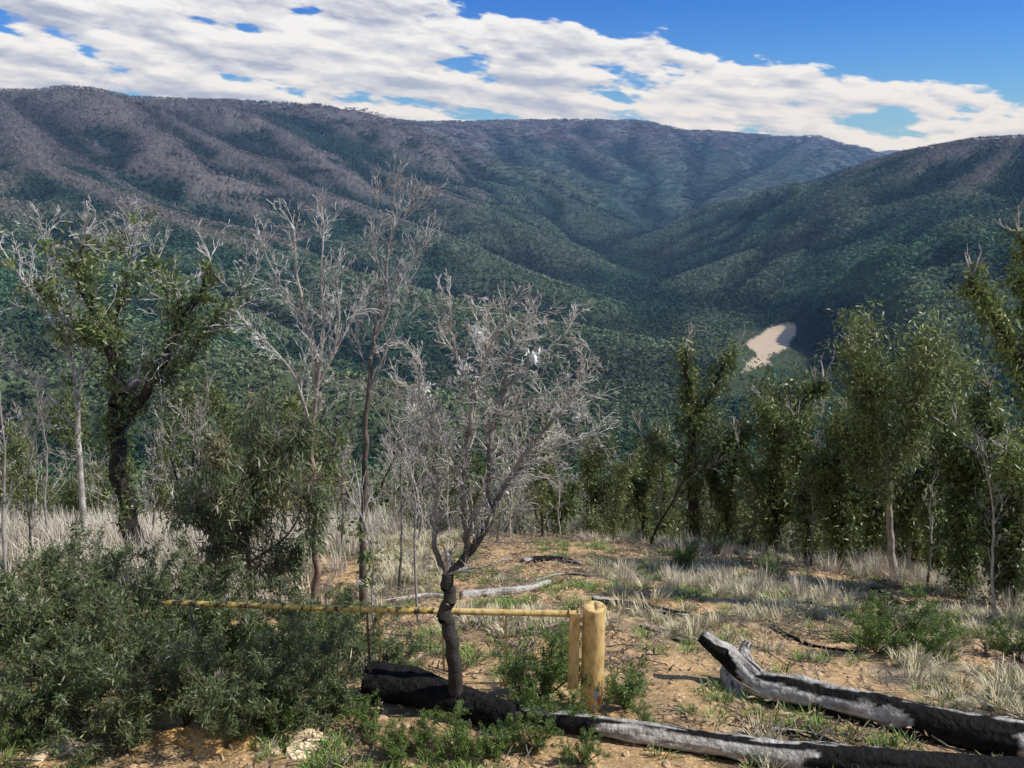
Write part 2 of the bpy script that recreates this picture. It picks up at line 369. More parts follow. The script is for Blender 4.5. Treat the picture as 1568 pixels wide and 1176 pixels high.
# ---------------- hero trees ----------------
def tree(name,d,limbs,seed,tw=10,tl=.5,mx=2,nch=4,up=.05,tip=(.3,.28,.25),trunk=(.05,.045,.04),leaf=None,drift=.35,f0=.35,wob=.12,tang=.9,minr=.0035):
    rng=np.random.default_rng(seed);o=[];g=G();tip=np.array(tip);trunk=np.array(trunk)
    base=None;known={}
    for li,(pts,ra,rb) in enumerate(limbs):
        dr=0 if li==0 else rng.uniform(-drift,drift)
        P=[]
        d0=known.get(pts[0],d)
        for i,q in enumerate(pts):
            dq=d0+dr*i/(len(pts)-1); known.setdefault(q,dq); P.append(at(q[0],q[1],dq))
        P=np.array(P)
        if li==0:
            gz=H(np.array([P[0][0]]),np.array([P[0][1]]))[0]; P[0][2]=gz-.08
            base=P[0].copy()
        Q=[]
        for i in range(len(P)-1):
            p0=P[max(i-1,0)];p1=P[i];p2=P[i+1];p3=P[min(i+2,len(P)-1)]
            for t in np.linspace(0,1,6)[:-1]:
                Q.append(.5*((2*p1)+(-p0+p2)*t+(2*p0-5*p1+4*p2-p3)*t*t+(-p0+3*p1-3*p2+p3)*t**3))
        Q.append(P[-1]);Q=np.array(Q)
        Q[1:-1]+=rng.normal(0,1,(len(Q)-2,3))*ra*.2
        m=len(Q);R=ra+(rb-ra)*(np.linspace(0,1,m)**.8)
        if li==0: R=R*(1+.5*np.exp(-np.linspace(0,1,m)*14))
        for i in range(m-1):
            o.append((*Q[i],*Q[i+1],R[i],R[i+1],0 if li==0 else 1))
            f=(i+1)/(m-1)
            if li==0 and f<f0: continue
            if li>0 and f<.2: continue
            sl=np.linalg.norm(Q[i+1]-Q[i]);k=tw*sl;k=int(k)+(rng.random()<k-int(k))
            t=(Q[i+1]-Q[i])/max(sl,1e-6)
            for _ in range(k):
                a=rng.normal(0,1,3);a-=t*(a@t);a/=np.linalg.norm(a);an=tang*rng.uniform(.6,1.2)
                grow(o,Q[i]+(Q[i+1]-Q[i])*rng.random(),t*math.cos(an)+a*math.sin(an),tl*rng.uniform(.5,1.3)*(1-.35*f),min(R[i]*.5,.011),2,2+mx,4,nch,.7,up,wob,rng,.6,.1)
        t=nrm(Q[-1]-Q[-2])
        for _ in range(3):
            grow(o,Q[-1],nrm(t+rng.normal(0,.35,3)),tl*.8,rb*.8,2,2+mx,4,nch,.6,up,wob,rng,.6,.1)
    S=np.array(o);S[:,0:3]-=base;S[:,3:6]-=base
    S[:,6:8]=np.maximum(S[:,6:8],minr)
    big=S[S[:,8]<=1];sm=S[S[:,8]>1]
    w=np.clip((.035-big[:,6:7])/.03,0,1)
    tubes(g,big,9,trunk*(1-w)+tip*w*.8)
    if len(sm): tubes(g,sm,3,tip*np.random.default_rng(seed).uniform(.6,1.3,(len(sm),1)))
    if leaf:
        for (n,spread,L,W,droop,col,sel) in leaf:
            if sel=='limb': A=big[(big[:,2]>.1*big[:,2].max())]
            elif sel=='up': A=big[(big[:,2]>.45*big[:,2].max())]
            else: A=sm
            nc=max(8,n//40)
            c=segpts(A,nc,spread*.55,rng); cs=rng.uniform(.25,.75,nc)*spread; ccol=rng.uniform(.65,1.5,nc)
            ii=rng.integers(0,nc,n)
            P=c[ii]+rng.normal(0,1,(n,3))*cs[ii][:,None]
            leaves(g,P,L,W,droop,rng,col,.45)
            g.C[-1]=g.C[-1]*np.repeat(ccol[ii],4)[:,None]
    return addobj(name,g.mesh(name,[M_bark,M_leaf]),loc=base)
OL=(.17,.21,.065)
tree('burnt_forked_tree',6.6,[
 ([(704,1062),(694,1000),(684,930),(686,880)],.072,.055),
 ([(686,880),(668,845),(664,800),(672,740),(668,680),(650,620),(645,560)],.03,.007),
 ([(686,880),(715,850),(745,810),(760,770),(790,722),(840,690),(895,668)],.048,.008),
 ([(715,850),(712,800),(708,740),(715,680),(722,620),(702,560),(690,510),(690,485)],.032,.006),
 ([(745,810),(748,740),(752,660),(772,600),(820,550),(850,525),(866,510)],.03,.006),
 ([(722,620),(740,560),(758,510),(770,480)],.016,.005),
 ([(760,770),(800,700),(850,640),(878,600),(888,575)],.024,.006),
 ([(708,740),(688,690),(655,650),(640,610)],.017,.005),
 ([(752,660),(790,620),(850,600),(895,605)],.016,.005),
 ([(672,740),(650,700),(640,680),(635,650)],.012,.005),
 ([(772,600),(780,550),(800,500),(812,485)],.015,.005)],
 1,tw=18,tl=.36,mx=2,nch=4.6,tip=(.46,.43,.38),trunk=(.045,.04,.035),drift=.75,f0=1.1,wob=.24,minr=.0026,up=.02,
 leaf=[(260,.09,.06,.03,.1,(.6,.6,.57),'twig')])
tree('slender_burnt_tree',10.5,[
 ([(563,985),(556,900),(556,800),(560,700),(564,600),(574,520),(588,440),(598,360),(603,300)],.062,.01),
 ([(574,520),(605,450),(625,410),(650,375)],.02,.006),([(588,440),(575,390),(572,340),(583,300)],.018,.005),
 ([(564,600),(590,540),(612,490),(620,450)],.02,.006),([(598,360),(625,325),(636,305)],.012,.005),([(560,560),(548,520),(545,470)],.014,.005)],
 2,tw=8,tl=.5,mx=2,nch=4,up=.1,tip=(.42,.40,.38),trunk=(.13,.105,.09),f0=.6,drift=.5,tang=.6,minr=.0033,wob=.16)
tree('slender_burnt_tree',10,[
 ([(484,950),(483,850),(482,760),(478,660),(486,590),(470,500),(455,420),(450,350)],.052,.01),
 ([(478,660),(450,575),(412,528),(388,505)],.022,.006),([(486,590),(512,540),(540,485),(552,460)],.024,.006),
 ([(486,590),(496,500),(492,420),(496,350)],.022,.006),([(470,500),(432,440),(405,385)],.018,.005),([(512,540),(520,480),(515,430)],.015,.005)],
 3,tw=8,tl=.46,mx=2,nch=3.5,up=.06,tip=(.58,.55,.5),trunk=(.3,.21,.16),f0=.6,drift=.5,tang=.6,minr=.0033,wob=.17)
tree('bare_gum_tree',16,[
 ([(134,850),(122,720),(118,610),(106,530),(115,440),(128,365)],.07,.02),
 ([(106,530),(62,465),(22,410),(0,375)],.035,.01),([(115,440),(150,400),(190,355)],.03,.01),([(118,610),(140,545),(160,500)],.03,.01),
 ([(106,530),(85,450),(70,370)],.03,.01),([(118,660),(80,610),(40,570)],.025,.008)],
 4,tw=5,tl=.8,mx=2,nch=4,up=.05,tip=(.58,.55,.5),trunk=(.45,.42,.38),f0=.5,drift=1,minr=.006,wob=.18,
 leaf=[(1600,.15,.13,.04,.5,OL,'up')])
tree('resprouting_gum_tree',15,[
 ([(208,840),(188,745),(178,660),(185,600)],.19,.13),
 ([(185,600),(160,520),(132,455),(120,410),(128,375)],.10,.02),([(178,660),(232,585),(270,505),(308,445),(322,400)],.12,.02),
 ([(232,585),(285,560),(305,520),(345,480),(375,430)],.04,.01),([(185,600),(172,520),(188,450),(200,380)],.06,.015),([(160,520),(110,500),(60,450)],.03,.01),
 ([(270,505),(262,450),(240,400)],.03,.01)],
 5,tw=4,tl=.8,mx=2,nch=3.5,tip=(.52,.49,.45),trunk=(.04,.035,.03),f0=.8,drift=1.2,minr=.006,wob=.18,
 leaf=[(7500,.22,.14,.042,.6,(.14,.18,.06),'limb'),(500,.15,.12,.04,.5,OL,'twig')])
EP=(.14,.175,.058)
BK=(.035,.03,.028)
tree('resprouting_gum_tree',24,[
 ([(1070,815),(1058,725),(1062,645),(1050,570),(1048,530)],.17,.06),([(1062,645),(1090,600),(1110,555),(1125,535)],.09,.04),
 ([(1058,725),(1110,690),(1150,655),(1185,640)],.06,.02),([(1058,725),(1015,690),(985,665)],.05,.02)],
 6,tw=1.5,tl=.9,mx=1,nch=3,leaf=[(8500,.27,.17,.055,.6,EP,'limb')],f0=.6,drift=1.3,minr=.01,trunk=BK)
tree('resprouting_gum_tree',21,[
 ([(1196,860),(1182,765),(1192,695),(1222,635),(1258,585)],.15,.06),([(1182,765),(1142,715),(1130,680)],.06,.02),([(1192,695),(1180,640),(1170,620)],.05,.02),([(1196,800),(1235,740),(1245,700)],.05,.02)],
 7,tw=1.5,tl=.9,mx=1,nch=3,leaf=[(8500,.25,.16,.055,.6,EP,'limb')],f0=.6,drift=1,minr=.01,trunk=BK)
tree('leafy_gum_tree',17,[
 ([(1370,895),(1362,810),(1360,725),(1342,640),(1332,570),(1325,520)],.09,.02),([(1360,725),(1398,645),(1418,580),(1428,545)],.05,.02),
 ([(1342,640),(1312,590),(1306,540)],.04,.015),([(1398,645),(1440,620),(1452,590)],.03,.01),([(1360,760),(1320,700),(1300,670)],.03,.01)],
 8,tw=3,tl=.7,mx=1,nch=3,trunk=(.3,.26,.22),leaf=[(11000,.32,.15,.036,.9,(.19,.225,.085),'twig'),(5500,.27,.15,.036,.9,(.16,.2,.07),'up')],f0=.5,drift=1.2,minr=.008)
tree('resprouting_gum_tree',14.5,[
 ([(1486,950),(1478,860),(1474,770),(1464,700),(1458,655)],.09,.03),([(1474,770),(1500,720),(1506,690)],.04,.02)],
 9,tw=2,tl=.5,mx=1,nch=3,leaf=[(8500,.22,.13,.04,.7,(.11,.145,.045),'limb')],f0=.6,drift=.6,minr=.006,trunk=BK)
tree('resprouting_gum_tree',18,[
 ([(1286,880),(1290,790),(1284,700),(1292,630)],.09,.03),([(1290,790),(1318,720),(1322,690)],.04,.02),([(1290,790),(1262,740),(1250,690)],.04,.02)],
 10,tw=2,tl=.5,mx=1,nch=3,leaf=[(8500,.24,.14,.045,.7,(.12,.155,.05),'limb')],f0=.6,drift=.8,minr=.006,trunk=BK)
tree('resprouting_gum_tree',12,[
 ([(1640,940),(1610,760),(1585,620),(1555,540),(1515,480),(1488,425)],.13,.04),([(1585,620),(1590,500),(1575,420),(1560,355)],.06,.02),([(1610,760),(1560,720),(1540,690)],.04,.02)],
 12,tw=2.5,tl=.5,mx=1,nch=3,leaf=[(10500,.15,.12,.035,.6,(.16,.20,.06),'limb')],f0=.5,drift=.5,minr=.005,trunk=BK)
tree('resprouting_gum_tree',27,[
 ([(905,830),(912,760),(905,720),(900,690)],.09,.03),([(912,760),(950,730),(965,710)],.05,.02)],
 13,tw=2,tl=.6,mx=1,nch=3,leaf=[(5500,.26,.16,.05,.6,EP,'limb')],f0=.6,drift=.8,minr=.01,trunk=BK)
for i,(px,py,d,tp,n_) in enumerate([(1120,840,24,650,5000),(1235,870,19,640,5000),(1440,910,18,600,6000),(1528,950,15,600,6500),(990,835,27,660,5000),(1330,880,20,620,5500),(1405,890,20,640,5000),(850,835,28,715,3500),(1550,960,13.5,700,5000)]):
    lx=(-1)**i*14
    tree('resprouting_gum_tree',d,[([(px,py),(px-lx*.4,(py*2+tp)/3),(px+lx*.4,(py+2*tp)/3),(px+lx,tp)],.09,.03),([(px-lx*.4,(py*2+tp)/3),(px-lx*1.5,(py+tp)/2),(px-lx*2.3,(py+tp)/2-40)],.04,.015)],300+i,
      tw=1.5,tl=.6,mx=1,nch=3,f0=.5,drift=.6,minr=.008,trunk=BK,leaf=[(n_,.2,.15,.048,.7,np.array(EP)*(.75+.12*(i%4)),'limb')])
tree('wattle_tree',9.6,[
 ([(388,960),(380,860),(384,780),(396,700),(400,655)],.04,.012),([(384,860),(350,780),(335,720)],.025,.01),([(384,800),(430,740),(450,680)],.025,.01),
 ([(380,860),(330,830),(305,790)],.02,.008),([(384,860),(440,820),(465,770)],.02,.008)],
 14,tw=8,tl=.5,mx=2,nch=3.5,up=-.03,tip=(.24,.2,.17),trunk=(.15,.12,.1),drift=.9,f0=.3,minr=.004,
 leaf=[(9000,.14,.14,.019,1.6,(.13,.165,.08),'twig'),(3000,.18,.13,.02,1.2,(.24,.21,.11),'twig')])
for i,(px,py,d,tp,r) in enumerate([(40,900,13,640,.03),(75,860,17,600,.04),(230,850,17,620,.03),(330,860,15,640,.03),(610,900,13,620,.025),(640,935,10,690,.02),(520,860,16,640,.03),(10,930,11,560,.03),(300,820,19,600,.04),(575,985,8.2,800,.012),(1240,880,18,640,.03),(1525,960,12,700,.03),(760,840,20,700,.03),(860,840,21,690,.03),(1420,900,16,700,.03),(272,850,14,740,.08),(640,860,19,640,.03),(690,850,21,650,.03)]):
    lx=(-1)**i*18
    tree('burnt_sapling',d,[([(px,py),(px+lx*.3,(py*2+tp)/3),(px+lx*.2,(py+2*tp)/3),(px+lx,tp)],r,.008)],100+i,tw=5,tl=.55,mx=2,nch=3,up=.1,tip=np.array([.40,.37,.33])*(.7+.04*i),trunk=(.4,.37,.33) if i%2 else (.07,.06,.05),f0=.3,tang=.7,minr=.004,
      leaf=[(350,.1,.09,.03,.5,(.12,.15,.05),'limb')] if i%3==0 else None)
# ---------------- shrubs ----------------
def shrub(seed,h,n,L,W,col,droop=.2,nst=11):
    rng=np.random.default_rng(seed);o=[];g=G()
    for _ in range(nst):
        a=rng.uniform(0,6.28);t=rng.uniform(.1,.9)
        grow(o,np.array([0,0,-.03]),np.array([math.cos(a)*t,math.sin(a)*t,1.])/1.3,h*rng.uniform(.55,1.15),.012,0,2,6,6,.7,.02,.12,rng,.45,.2)
    S=np.array(o);S[:,6:8]=np.maximum(S[:,6:8],.003);tubes(g,S,4,(.16,.12,.09))
    A=S[S[:,8]>=1];P=segpts(A,n,.022*h,rng);leaves(g,P,L,W,droop,rng,col,.5)
    k=n//3;P=segpts(A,k,.03*h,rng);leaves(g,P,L,W,droop,rng,np.array(col)*np.array([1.65,1.45,1.2]),.3)
    return g.mesh('shrub',[M_bark,M_leaf])
SH=[shrub(200+i,1.2,4000,.085,.017,(.115,.155,.07)) for i in range(4)]
FERN=[shrub(220+i,.6,4000,.045,.009,(.13,.215,.055),-.2) for i in range(2)]
for i,(px,d,ty) in enumerate([(40,7.6,885),(110,8.4,865),(190,7.4,905),(260,8.2,880),(330,7.7,918),(400,8.0,912),(470,7.7,945),(540,8.0,955),(600,7.6,975),
      (30,6.2,1010),(110,6.4,985),(190,6.1,1015),(270,6.4,990),(350,6.2,1010),(430,6.45,990),(505,6.6,1000),(60,9.5,850),(210,9.8,865),(300,10,865),(440,9.2,895),(520,9.8,905),(150,11,835)]):
    p=at(px,ty,d);gz=H(np.array([p[0]]),np.array([d]))[0];s=max(.3,(p[2]-gz)/1.15)
    addobj('wattle_shrub',SH[i%4],(p[0],d,gz),(0,0,i*1.7),(max(s,.6),max(s,.6),s))
for i,(px,py,s) in enumerate([(830,1065,1.1),(800,1090,.8),(960,1085,.8),(1385,990,1.35),(1340,1000,1.0),(1430,1010,.9),(640,1150,.6),(420,1110,.8),(1050,870,1.1),(1100,850,1.1),(1180,890,.9),(1500,860,1.4),(870,1110,.55),(860,1030,.8),(520,1000,1),(1560,1010,1.),(560,1125,.55),(200,1110,.5),(60,1105,.6),(700,1150,.6),(760,1160,.55),(820,1150,.6),(600,1165,.5),(20,1150,.5),(890,1170,.5),(985,1120,.4)]):
    p=ground(px,py);addobj('green_wattle_bush',FERN[i%2],p,(0,0,i*2.1),s)
# ---------------- grass, litter ----------------
def tuft(seed,h,n,col,sp=.07,lean=.5,W=.006):
    rng=np.random.default_rng(seed);g=G()
    a=rng.uniform(0,6.28,n);r=sp*np.sqrt(rng.random(n));b=np.stack([r*np.cos(a),r*np.sin(a),0*r-.02],1)
    d=np.stack([np.cos(a+rng.normal(0,.6,n)),np.sin(a+rng.normal(0,.6,n)),0*a],1)
    L=h*rng.uniform(.5,1.15,n);ln=lean*rng.uniform(.2,1.2,n)
    s=np.stack([-d[:,1],d[:,0],0*a],1)*W
    pts=[]
    for k,t in enumerate([0,.4,.75,1.]):
        c=b+d*(ln*L*t*t)[:,None]+np.array([0,0,1])*(L*t*(1-.35*ln*t))[:,None]
        w=[1,.85,.55,.1][k];pts+= [c-s*w,c+s*w]
    V=np.stack(pts,1).reshape(-1,3);f=np.array([[0,1,3,2],[2,3,5,4],[4,5,7,6]])
    Fq=(f[None]+(np.arange(n)*8)[:,None,None]).reshape(-1,4)
    c=np.asarray(col)[None]*rng.uniform(.6,1.35,(n,1));g.add(V,Fq,np.repeat(c,8,0))
    return g.mesh('tuft',[M_grass])
cDry=make_coll('dry_tuft',[tuft(300+i,.2+.03*i,70,(.60,.54,.37),.12,.6) for i in range(3)]+[tuft(310+i,.16,60,(.42,.39,.22),.12,.8) for i in range(2)])
cGrn=make_coll('green_tuft',[tuft(320+i,.13,55,(.19,.27,.075),.1,.8,.005) for i in range(3)])
cTall=make_coll('tall_tuft',[tuft(330+i,.8,55,(.60,.54,.44),.2,.35,.007) for i in range(3)])
def gscatter(name,n,x0,x1,y0,y1,fn,coll,nv,s0,s1,rng):
    x=rng.uniform(x0,x1,n);y=rng.uniform(y0,y1,n)
    k=(rng.random(n)<fn(x,y))&(np.abs(x)<y*.95+1);x,y=x[k],y[k];z=H(x,y);m=len(x)
    s=rng.uniform(s0,s1,m)
    scatter(name,np.stack([x,y,z],1),np.stack([s,s,s*rng.uniform(.7,1.2,m)],1),np.stack([rng.normal(0,.15,m),rng.normal(0,.15,m),rng.uniform(0,6.28,m)],1),np.ones((m,3)),rng.integers(0,nv,m),coll)
def clus(x,y,s,seed,a,b): return ss(a,b,fbm(x/s,y/s,3 if seed!=61 else 4,seed))
tk=lambda x:np.exp(-((x-.6)/3.2)**2)
gscatter('dry_grass',30000,-22,22,4.5,30,lambda x,y:(1-ss(.40,.52,fbm(x/2.,y/2.,4,61)+.14*tk(x)))*.85+.015,cDry,5,.35,1.3,rng)
gscatter('green_grass',15000,-12,14,4.3,20,lambda x,y:clus(x,y,1.0,81,.52,.7)*.45+np.where((y<6.2)&(x<1.2),.6*clus(x,y,.8,83,.35,.55),0.02),cGrn,3,.6,1.3,rng)
gscatter('tall_dry_grass',6500,-24,-3,10,30,lambda x,y:clus(x,y,1.5,91,.35,.55)*ss(-2.5,-5,x),cTall,3,.6,1.3,rng)
gscatter('tall_dry_grass',1800,2,20,13,26,lambda x,y:clus(x,y,1.6,95,.5,.65),cTall,3,.3,.75,rng)
def stone(seed,c=(.52,.37,.22)):
    rng=np.random.default_rng(seed);g=G();n=12;m=8
    th=np.linspace(0,2*np.pi,n,endpoint=False);ph=np.linspace(.05,np.pi-.05,m)
    V=[]
    for p in ph:
        for t in th:
            r=1+rng.uniform(-.14,.14);V.append((r*math.sin(p)*math.cos(t),r*.8*math.sin(p)*math.sin(t),r*.6*math.cos(p)))
    Fq=[(i*n+j,(i+1)*n+j,(i+1)*n+(j+1)%n,i*n+(j+1)%n) for i in range(m-1) for j in range(n)]
    g.add(V,Fq,np.array(c)*rng.uniform(.75,1.25));return g.mesh('stone',[M_bark],False)
STN=[stone(400+i) for i in range(4)]
cSt=make_coll('pebble',STN)
gscatter('gravel',10000,-9,11,4.3,20,lambda x,y:ss(.40,.56,fbm(x/2.,y/2.,4,61)+.14*tk(x)),cSt,4,.01,.045,rng)
def litt(seed):
    rng=np.random.default_rng(seed);g=G();S=[]
    for _ in range(5):
        p=np.append(rng.uniform(-.15,.15,2),.015);q=p+np.append(rng.uniform(-.18,.18,2),rng.uniform(-.01,.03));S.append((*p,*q,.006,.003,0))
    tubes(g,np.array(S),4,np.array([.2,.17,.14])*rng.choice([.3,1,1.8]))
    P=np.concatenate([rng.uniform(-.25,.25,(22,2)),rng.uniform(0.005,.02,(22,1))],1)
    leaves(g,P,.08,.02,.0,rng,(.26,.18,.12),.6,0);g.V[-1][:,2]=np.abs(g.V[-1][:,2])*.35
    return g.mesh('litter',[M_bark])
cL=make_coll('litter',[litt(420+i) for i in range(6)])
gscatter('leaf_and_twig_litter',10000,-12,14,4.3,22,lambda x,y:.12+.7*clus(x,y,1.2,99,.42,.6),cL,6,.5,1.8,rng)
# ---------------- logs ----------------
def log(name,pts,r0,r1,seed,white=.5,lift=.7,side_stubs=(),offs=0):
    g=G()
    def tube(P,ra,rb,sd):
        P=np.array(P);Q=[]
        for i in range(len(P)-1):
            p0=P[max(i-1,0)];p1=P[i];p2=P[i+1];p3=P[min(i+2,len(P)-1)]
            for t in np.linspace(0,1,19)[:-1]:
                Q.append(.5*((2*p1)+(-p0+p2)*t+(2*p0-5*p1+4*p2-p3)*t*t+(-p0+3*p1-3*p2+p3)*t**3))
        Q.append(P[-1]);Q=np.array(Q);m=len(Q);ns=36
        T=nrm(np.gradient(Q,axis=0));a=nrm(np.cross(T,[0,0,1.]));b=np.cross(a,T)
        an=np.linspace(0,2*np.pi,ns,endpoint=False);s=np.concatenate([[0],np.cumsum(np.linalg.norm(np.diff(Q,axis=0),axis=1))])
        SS,AA=np.meshgrid(s,an,indexing='ij')
        nz=fbm(SS*2.2+sd,np.cos(AA)*1.4+np.sin(AA)*.6+5,4,sd);nf=fbm(SS*6,np.sin(AA)*7+np.cos(AA)*5,3,sd+3)
        R=(ra+(rb-ra)*np.linspace(0,1,m))[:,None]*(.70+.5*nz+.3*(nf-.5))
        R[0]*=.55;R[-1]*=.5;R[1]*=.9
        V=Q[:,None]+R[...,None]*(np.cos(AA)[...,None]*a[:,None]+np.sin(AA)[...,None]*b[:,None])
        f=fbm(SS*1.6+sd*3,np.cos(AA)*1.6+np.sin(AA)*.7+2,4,sd+9)
        f=(f-.5)*2.2+.5+(white-.5)+.1*np.sin(AA)
        wv=ss(.5,.56,f)[...,None]
        st=(.5+.75*fbm(SS*1.5,AA*7,3,sd+5))[...,None]
        C=np.array([.014,.0135,.0135])*(1-wv)+np.array([.47,.44,.40])*st*wv
        i=np.arange(m-1)[:,None]*ns;j=np.arange(ns)[None];j2=(j+1)%ns
        Fq=np.stack([i+j,i+ns+j,i+ns+j2,i+j2],-1).reshape(-1,4)
        V=V.reshape(-1,3);C=C.reshape(-1,3);base=len(V)
        V=np.concatenate([V,[Q[0]],[Q[-1]]]);C=np.concatenate([C,[[.02]*3],[[.02]*3]])
        cap=[(base,k,(k+1)%ns,(k+2)%ns) for k in range(0,ns,2)]+[(base+1,(m-1)*ns+(k+2)%ns,(m-1)*ns+(k+1)%ns,(m-1)*ns+k) for k in range(0,ns,2)]
        g.add(V,np.concatenate([Fq,cap]),C)
    W=[]
    for k,(px,py) in enumerate(pts):
        p=ground(px,py);r=r0+(r1-r0)*k/(len(pts)-1);p[2]+=r*lift+offs;W.append(p)
    tube(W,r0,r1,seed)
    for P,ra,rb in side_stubs: tube([W[i] if isinstance(i,int) else at(*i) for i in P],ra,rb,seed+20)
    return addobj(name,g.mesh(name,[M_char]))
def d_of(px,py): return ground(px,py)[1]
dl=d_of(1130,1050)
log('burnt_fallen_log',[(1118,1042),(1165,1068),(1260,1088),(1400,1122),(1568,1158),(1720,1190)],.15,.19,5,.40,.75,
 side_stubs=[([1,(1118,1008,dl),(1096,992,dl+.05),(1074,974,dl+.1)],.14,.075),([0,(1128,1062,dl-.25),(1136,1108,dl-.5)],.13,.09),([1,(1140,1005,dl+.1),(1146,982,dl+.2)],.09,.04)])
log('burnt_fallen_log',[(770,1105),(900,1122),(1080,1152),(1200,1172),(1330,1186),(1480,1200),(1620,1215)],.09,.15,12,.40,.8)
log('burnt_fallen_log',[(560,1066),(620,1072),(680,1088),(735,1104),(790,1118)],.2,.13,21,-.4,.9)
log('bleached_fallen_log',[(705,918),(760,912),(800,908),(842,895)],.08,.06,31,.8,.9)
log('burnt_fallen_log',[(905,924),(960,930),(1010,938),(1055,946)],.07,.045,41,.3,.8)
log('burnt_fallen_log',[(800,862),(850,858),(890,866)],.08,.05,47,.42,.8)
log('bleached_fallen_log',[(590,925),(650,915),(690,918)],.045,.04,51,.8,.8)
log('burnt_fallen_log',[(-60,985),(0,975),(28,968)],.11,.1,53,.3,.8)
log('burnt_fallen_branch',[(1230,1145),(1290,1150),(1340,1162)],.04,.03,57,.55,.8)
log('burnt_fallen_branch',[(1180,1120),(1240,1128),(1300,1150)],.03,.02,58,.4,.8)
log('burnt_fallen_branch',[(700,880),(740,870),(790,850)],.035,.02,59,.5,.8)
log('burnt_fallen_branch',[(820,890),(860,880),(905,884)],.03,.02,60,.3,.8)
log('burnt_fallen_branch',[(1330,900),(1380,930),(1400,960)],.05,.03,63,.3,.8)
log('burnt_fallen_branch',[(980,960),(1030,980),(1060,990)],.025,.015,64,.2,.8)
log('burnt_fallen_branch',[(1180,960),(1240,990),(1310,1000)],.03,.02,65,.3,.8)
ORS=[stone(440+i,(.68,.42,.17)) for i in range(3)];PAL=[stone(450+i,(.72,.56,.38)) for i in range(3)]
for i,(px,py,s,c) in enumerate([(100,1148,.13,1),(466,1146,.16,1),(300,1135,.15,0),(338,1125,.22,0),(378,1138,.14,0),(265,1128,.1,0),(160,1165,.07,1),(520,1160,.07,1),(320,1150,.12,0),(420,1150,.07,1),(145,1140,.06,1),(60,1160,.07,1),(495,1135,.08,1)]):
    p=ground(px,py);addobj('clay_rock',(PAL if c else ORS)[i%3],(p[0],p[1],p[2]+s*.05),(0,0,i*1.3),(s*1.4,s*1.1,s*.75))
p=at(38,925,9.0)
g=G();gz=H(np.array([p[0]]),np.array([9.0]))[0]
an=np.linspace(0,2*np.pi,16,endpoint=False);V=[];hh=p[2]-gz+.08
for k,(zz,rr_) in enumerate([(-.1,.16),(hh*.3,.14),(hh*.97,.13),(hh,.115),(hh-.004,.05)]):
    for a_ in an: V.append((rr_*math.cos(a_)*(1+.06*math.sin(3*a_)),rr_*math.sin(a_),zz))
Fq=[(i*16+j,i*16+(j+1)%16,(i+1)*16+(j+1)%16,(i+1)*16+j) for i in range(4) for j in range(16)]+[(64+j,64+j+1,64+(15-j-1)%16,64+(15-j)) for j in range(0,7)]
g.add(V,Fq,(.5,.43,.34));addobj('cut_tree_stump',g.mesh('stump',[M_bark],False),(p[0],9.0,gz))
# ---------------- gate ----------------
def paint(name,col,rust,amt):
    m=bpy.data.materials.new(name);m.use_nodes=True;nt=m.node_tree;N=nt.nodes;Lk=nt.links;bs=N['Principled BSDF']
    tc=N.new('ShaderNodeTexCoord');mp=N.new('ShaderNodeMapping');mp.inputs['Scale'].default_value=(9,9,3);Lk.new(tc.outputs['Object'],mp.inputs[0])
    n=N.new('ShaderNodeTexNoise');n.inputs['Scale'].default_value=2.2;n.inputs['Detail'].default_value=9;n.inputs['Roughness'].default_value=.65;Lk.new(mp.outputs[0],n.inputs['Vector'])
    cr=N.new('ShaderNodeValToRGB');e=cr.color_ramp.elements
    e[0].position=.5-.2*(1-amt)-.06;e[0].color=(*rust,1);e[1].position=.5;e[1].color=(*col,1)
    x=e.new(.7);x.color=(min(col[0]*1.15,1),col[1]*1.25,col[2]*1.7,1)
    Lk.new(n.outputs['Fac'],cr.inputs[0]);Lk.new(cr.outputs[0],bs.inputs['Base Color']);bs.inputs['Roughness'].default_value=.65;bs.inputs['Specular IOR Level'].default_value=.3
    b=N.new('ShaderNodeBump');b.inputs['Strength'].default_value=.25;b.inputs['Distance'].default_value=.004;Lk.new(n.outputs['Fac'],b.inputs['Height']);Lk.new(b.outputs[0],bs.inputs['Normal'])
    return m
M_y=paint('weathered_yellow_paint',(.62,.44,.17),(.3,.18,.08),.45)
M_yd=paint('flaking_yellow_paint',(.6,.42,.11),(.06,.05,.04),.9)
M_bl=paint('blue_paint_mark',(.25,.42,.6),(.5,.35,.2),.5);M_rd=paint('red_paint_mark',(.5,.12,.06),(.5,.3,.15),.5)
def prim_tube(name,P,R,ns,mat_,parent=None,loc=(0,0,0)):
    P=np.array(P,float);m=len(P);T=nrm(np.gradient(P,axis=0));ref=np.array([0,1.,0.]) if abs(T[0][1])<.8 else np.array([0,0,1.])
    a=nrm(np.cross(T,ref));b=np.cross(T,a);an=np.linspace(0,2*np.pi,ns,endpoint=False)
    V=P[:,None]+np.array(R)[:,None,None]*(np.cos(an)[None,:,None]*a[:,None]+np.sin(an)[None,:,None]*b[:,None])
    Fq=[(i*ns+j,i*ns+(j+1)%ns,(i+1)*ns+(j+1)%ns,(i+1)*ns+j) for i in range(m-1) for j in range(ns)]
    g=G();g.add(V.reshape(-1,3),Fq,(1,1,1));me=g.mesh(name,[mat_]);return addobj(name,me,loc,parent=parent)
pp=at(910,938,6.75);px_=pp[0];pg=H(np.array([px_]),np.array([6.75]))[0]
topz=at(910,928,6.75)[2]
post=prim_tube('gate_post',[(0,0,z) for z in (-.3,.3,.8,topz-pg-.02,topz-pg-.006,topz-pg,topz-pg-.004,topz-pg-.004)],[.107,.107,.107,.107,.104,.098,.06,.0005],40,M_y,loc=(px_,6.75,pg))
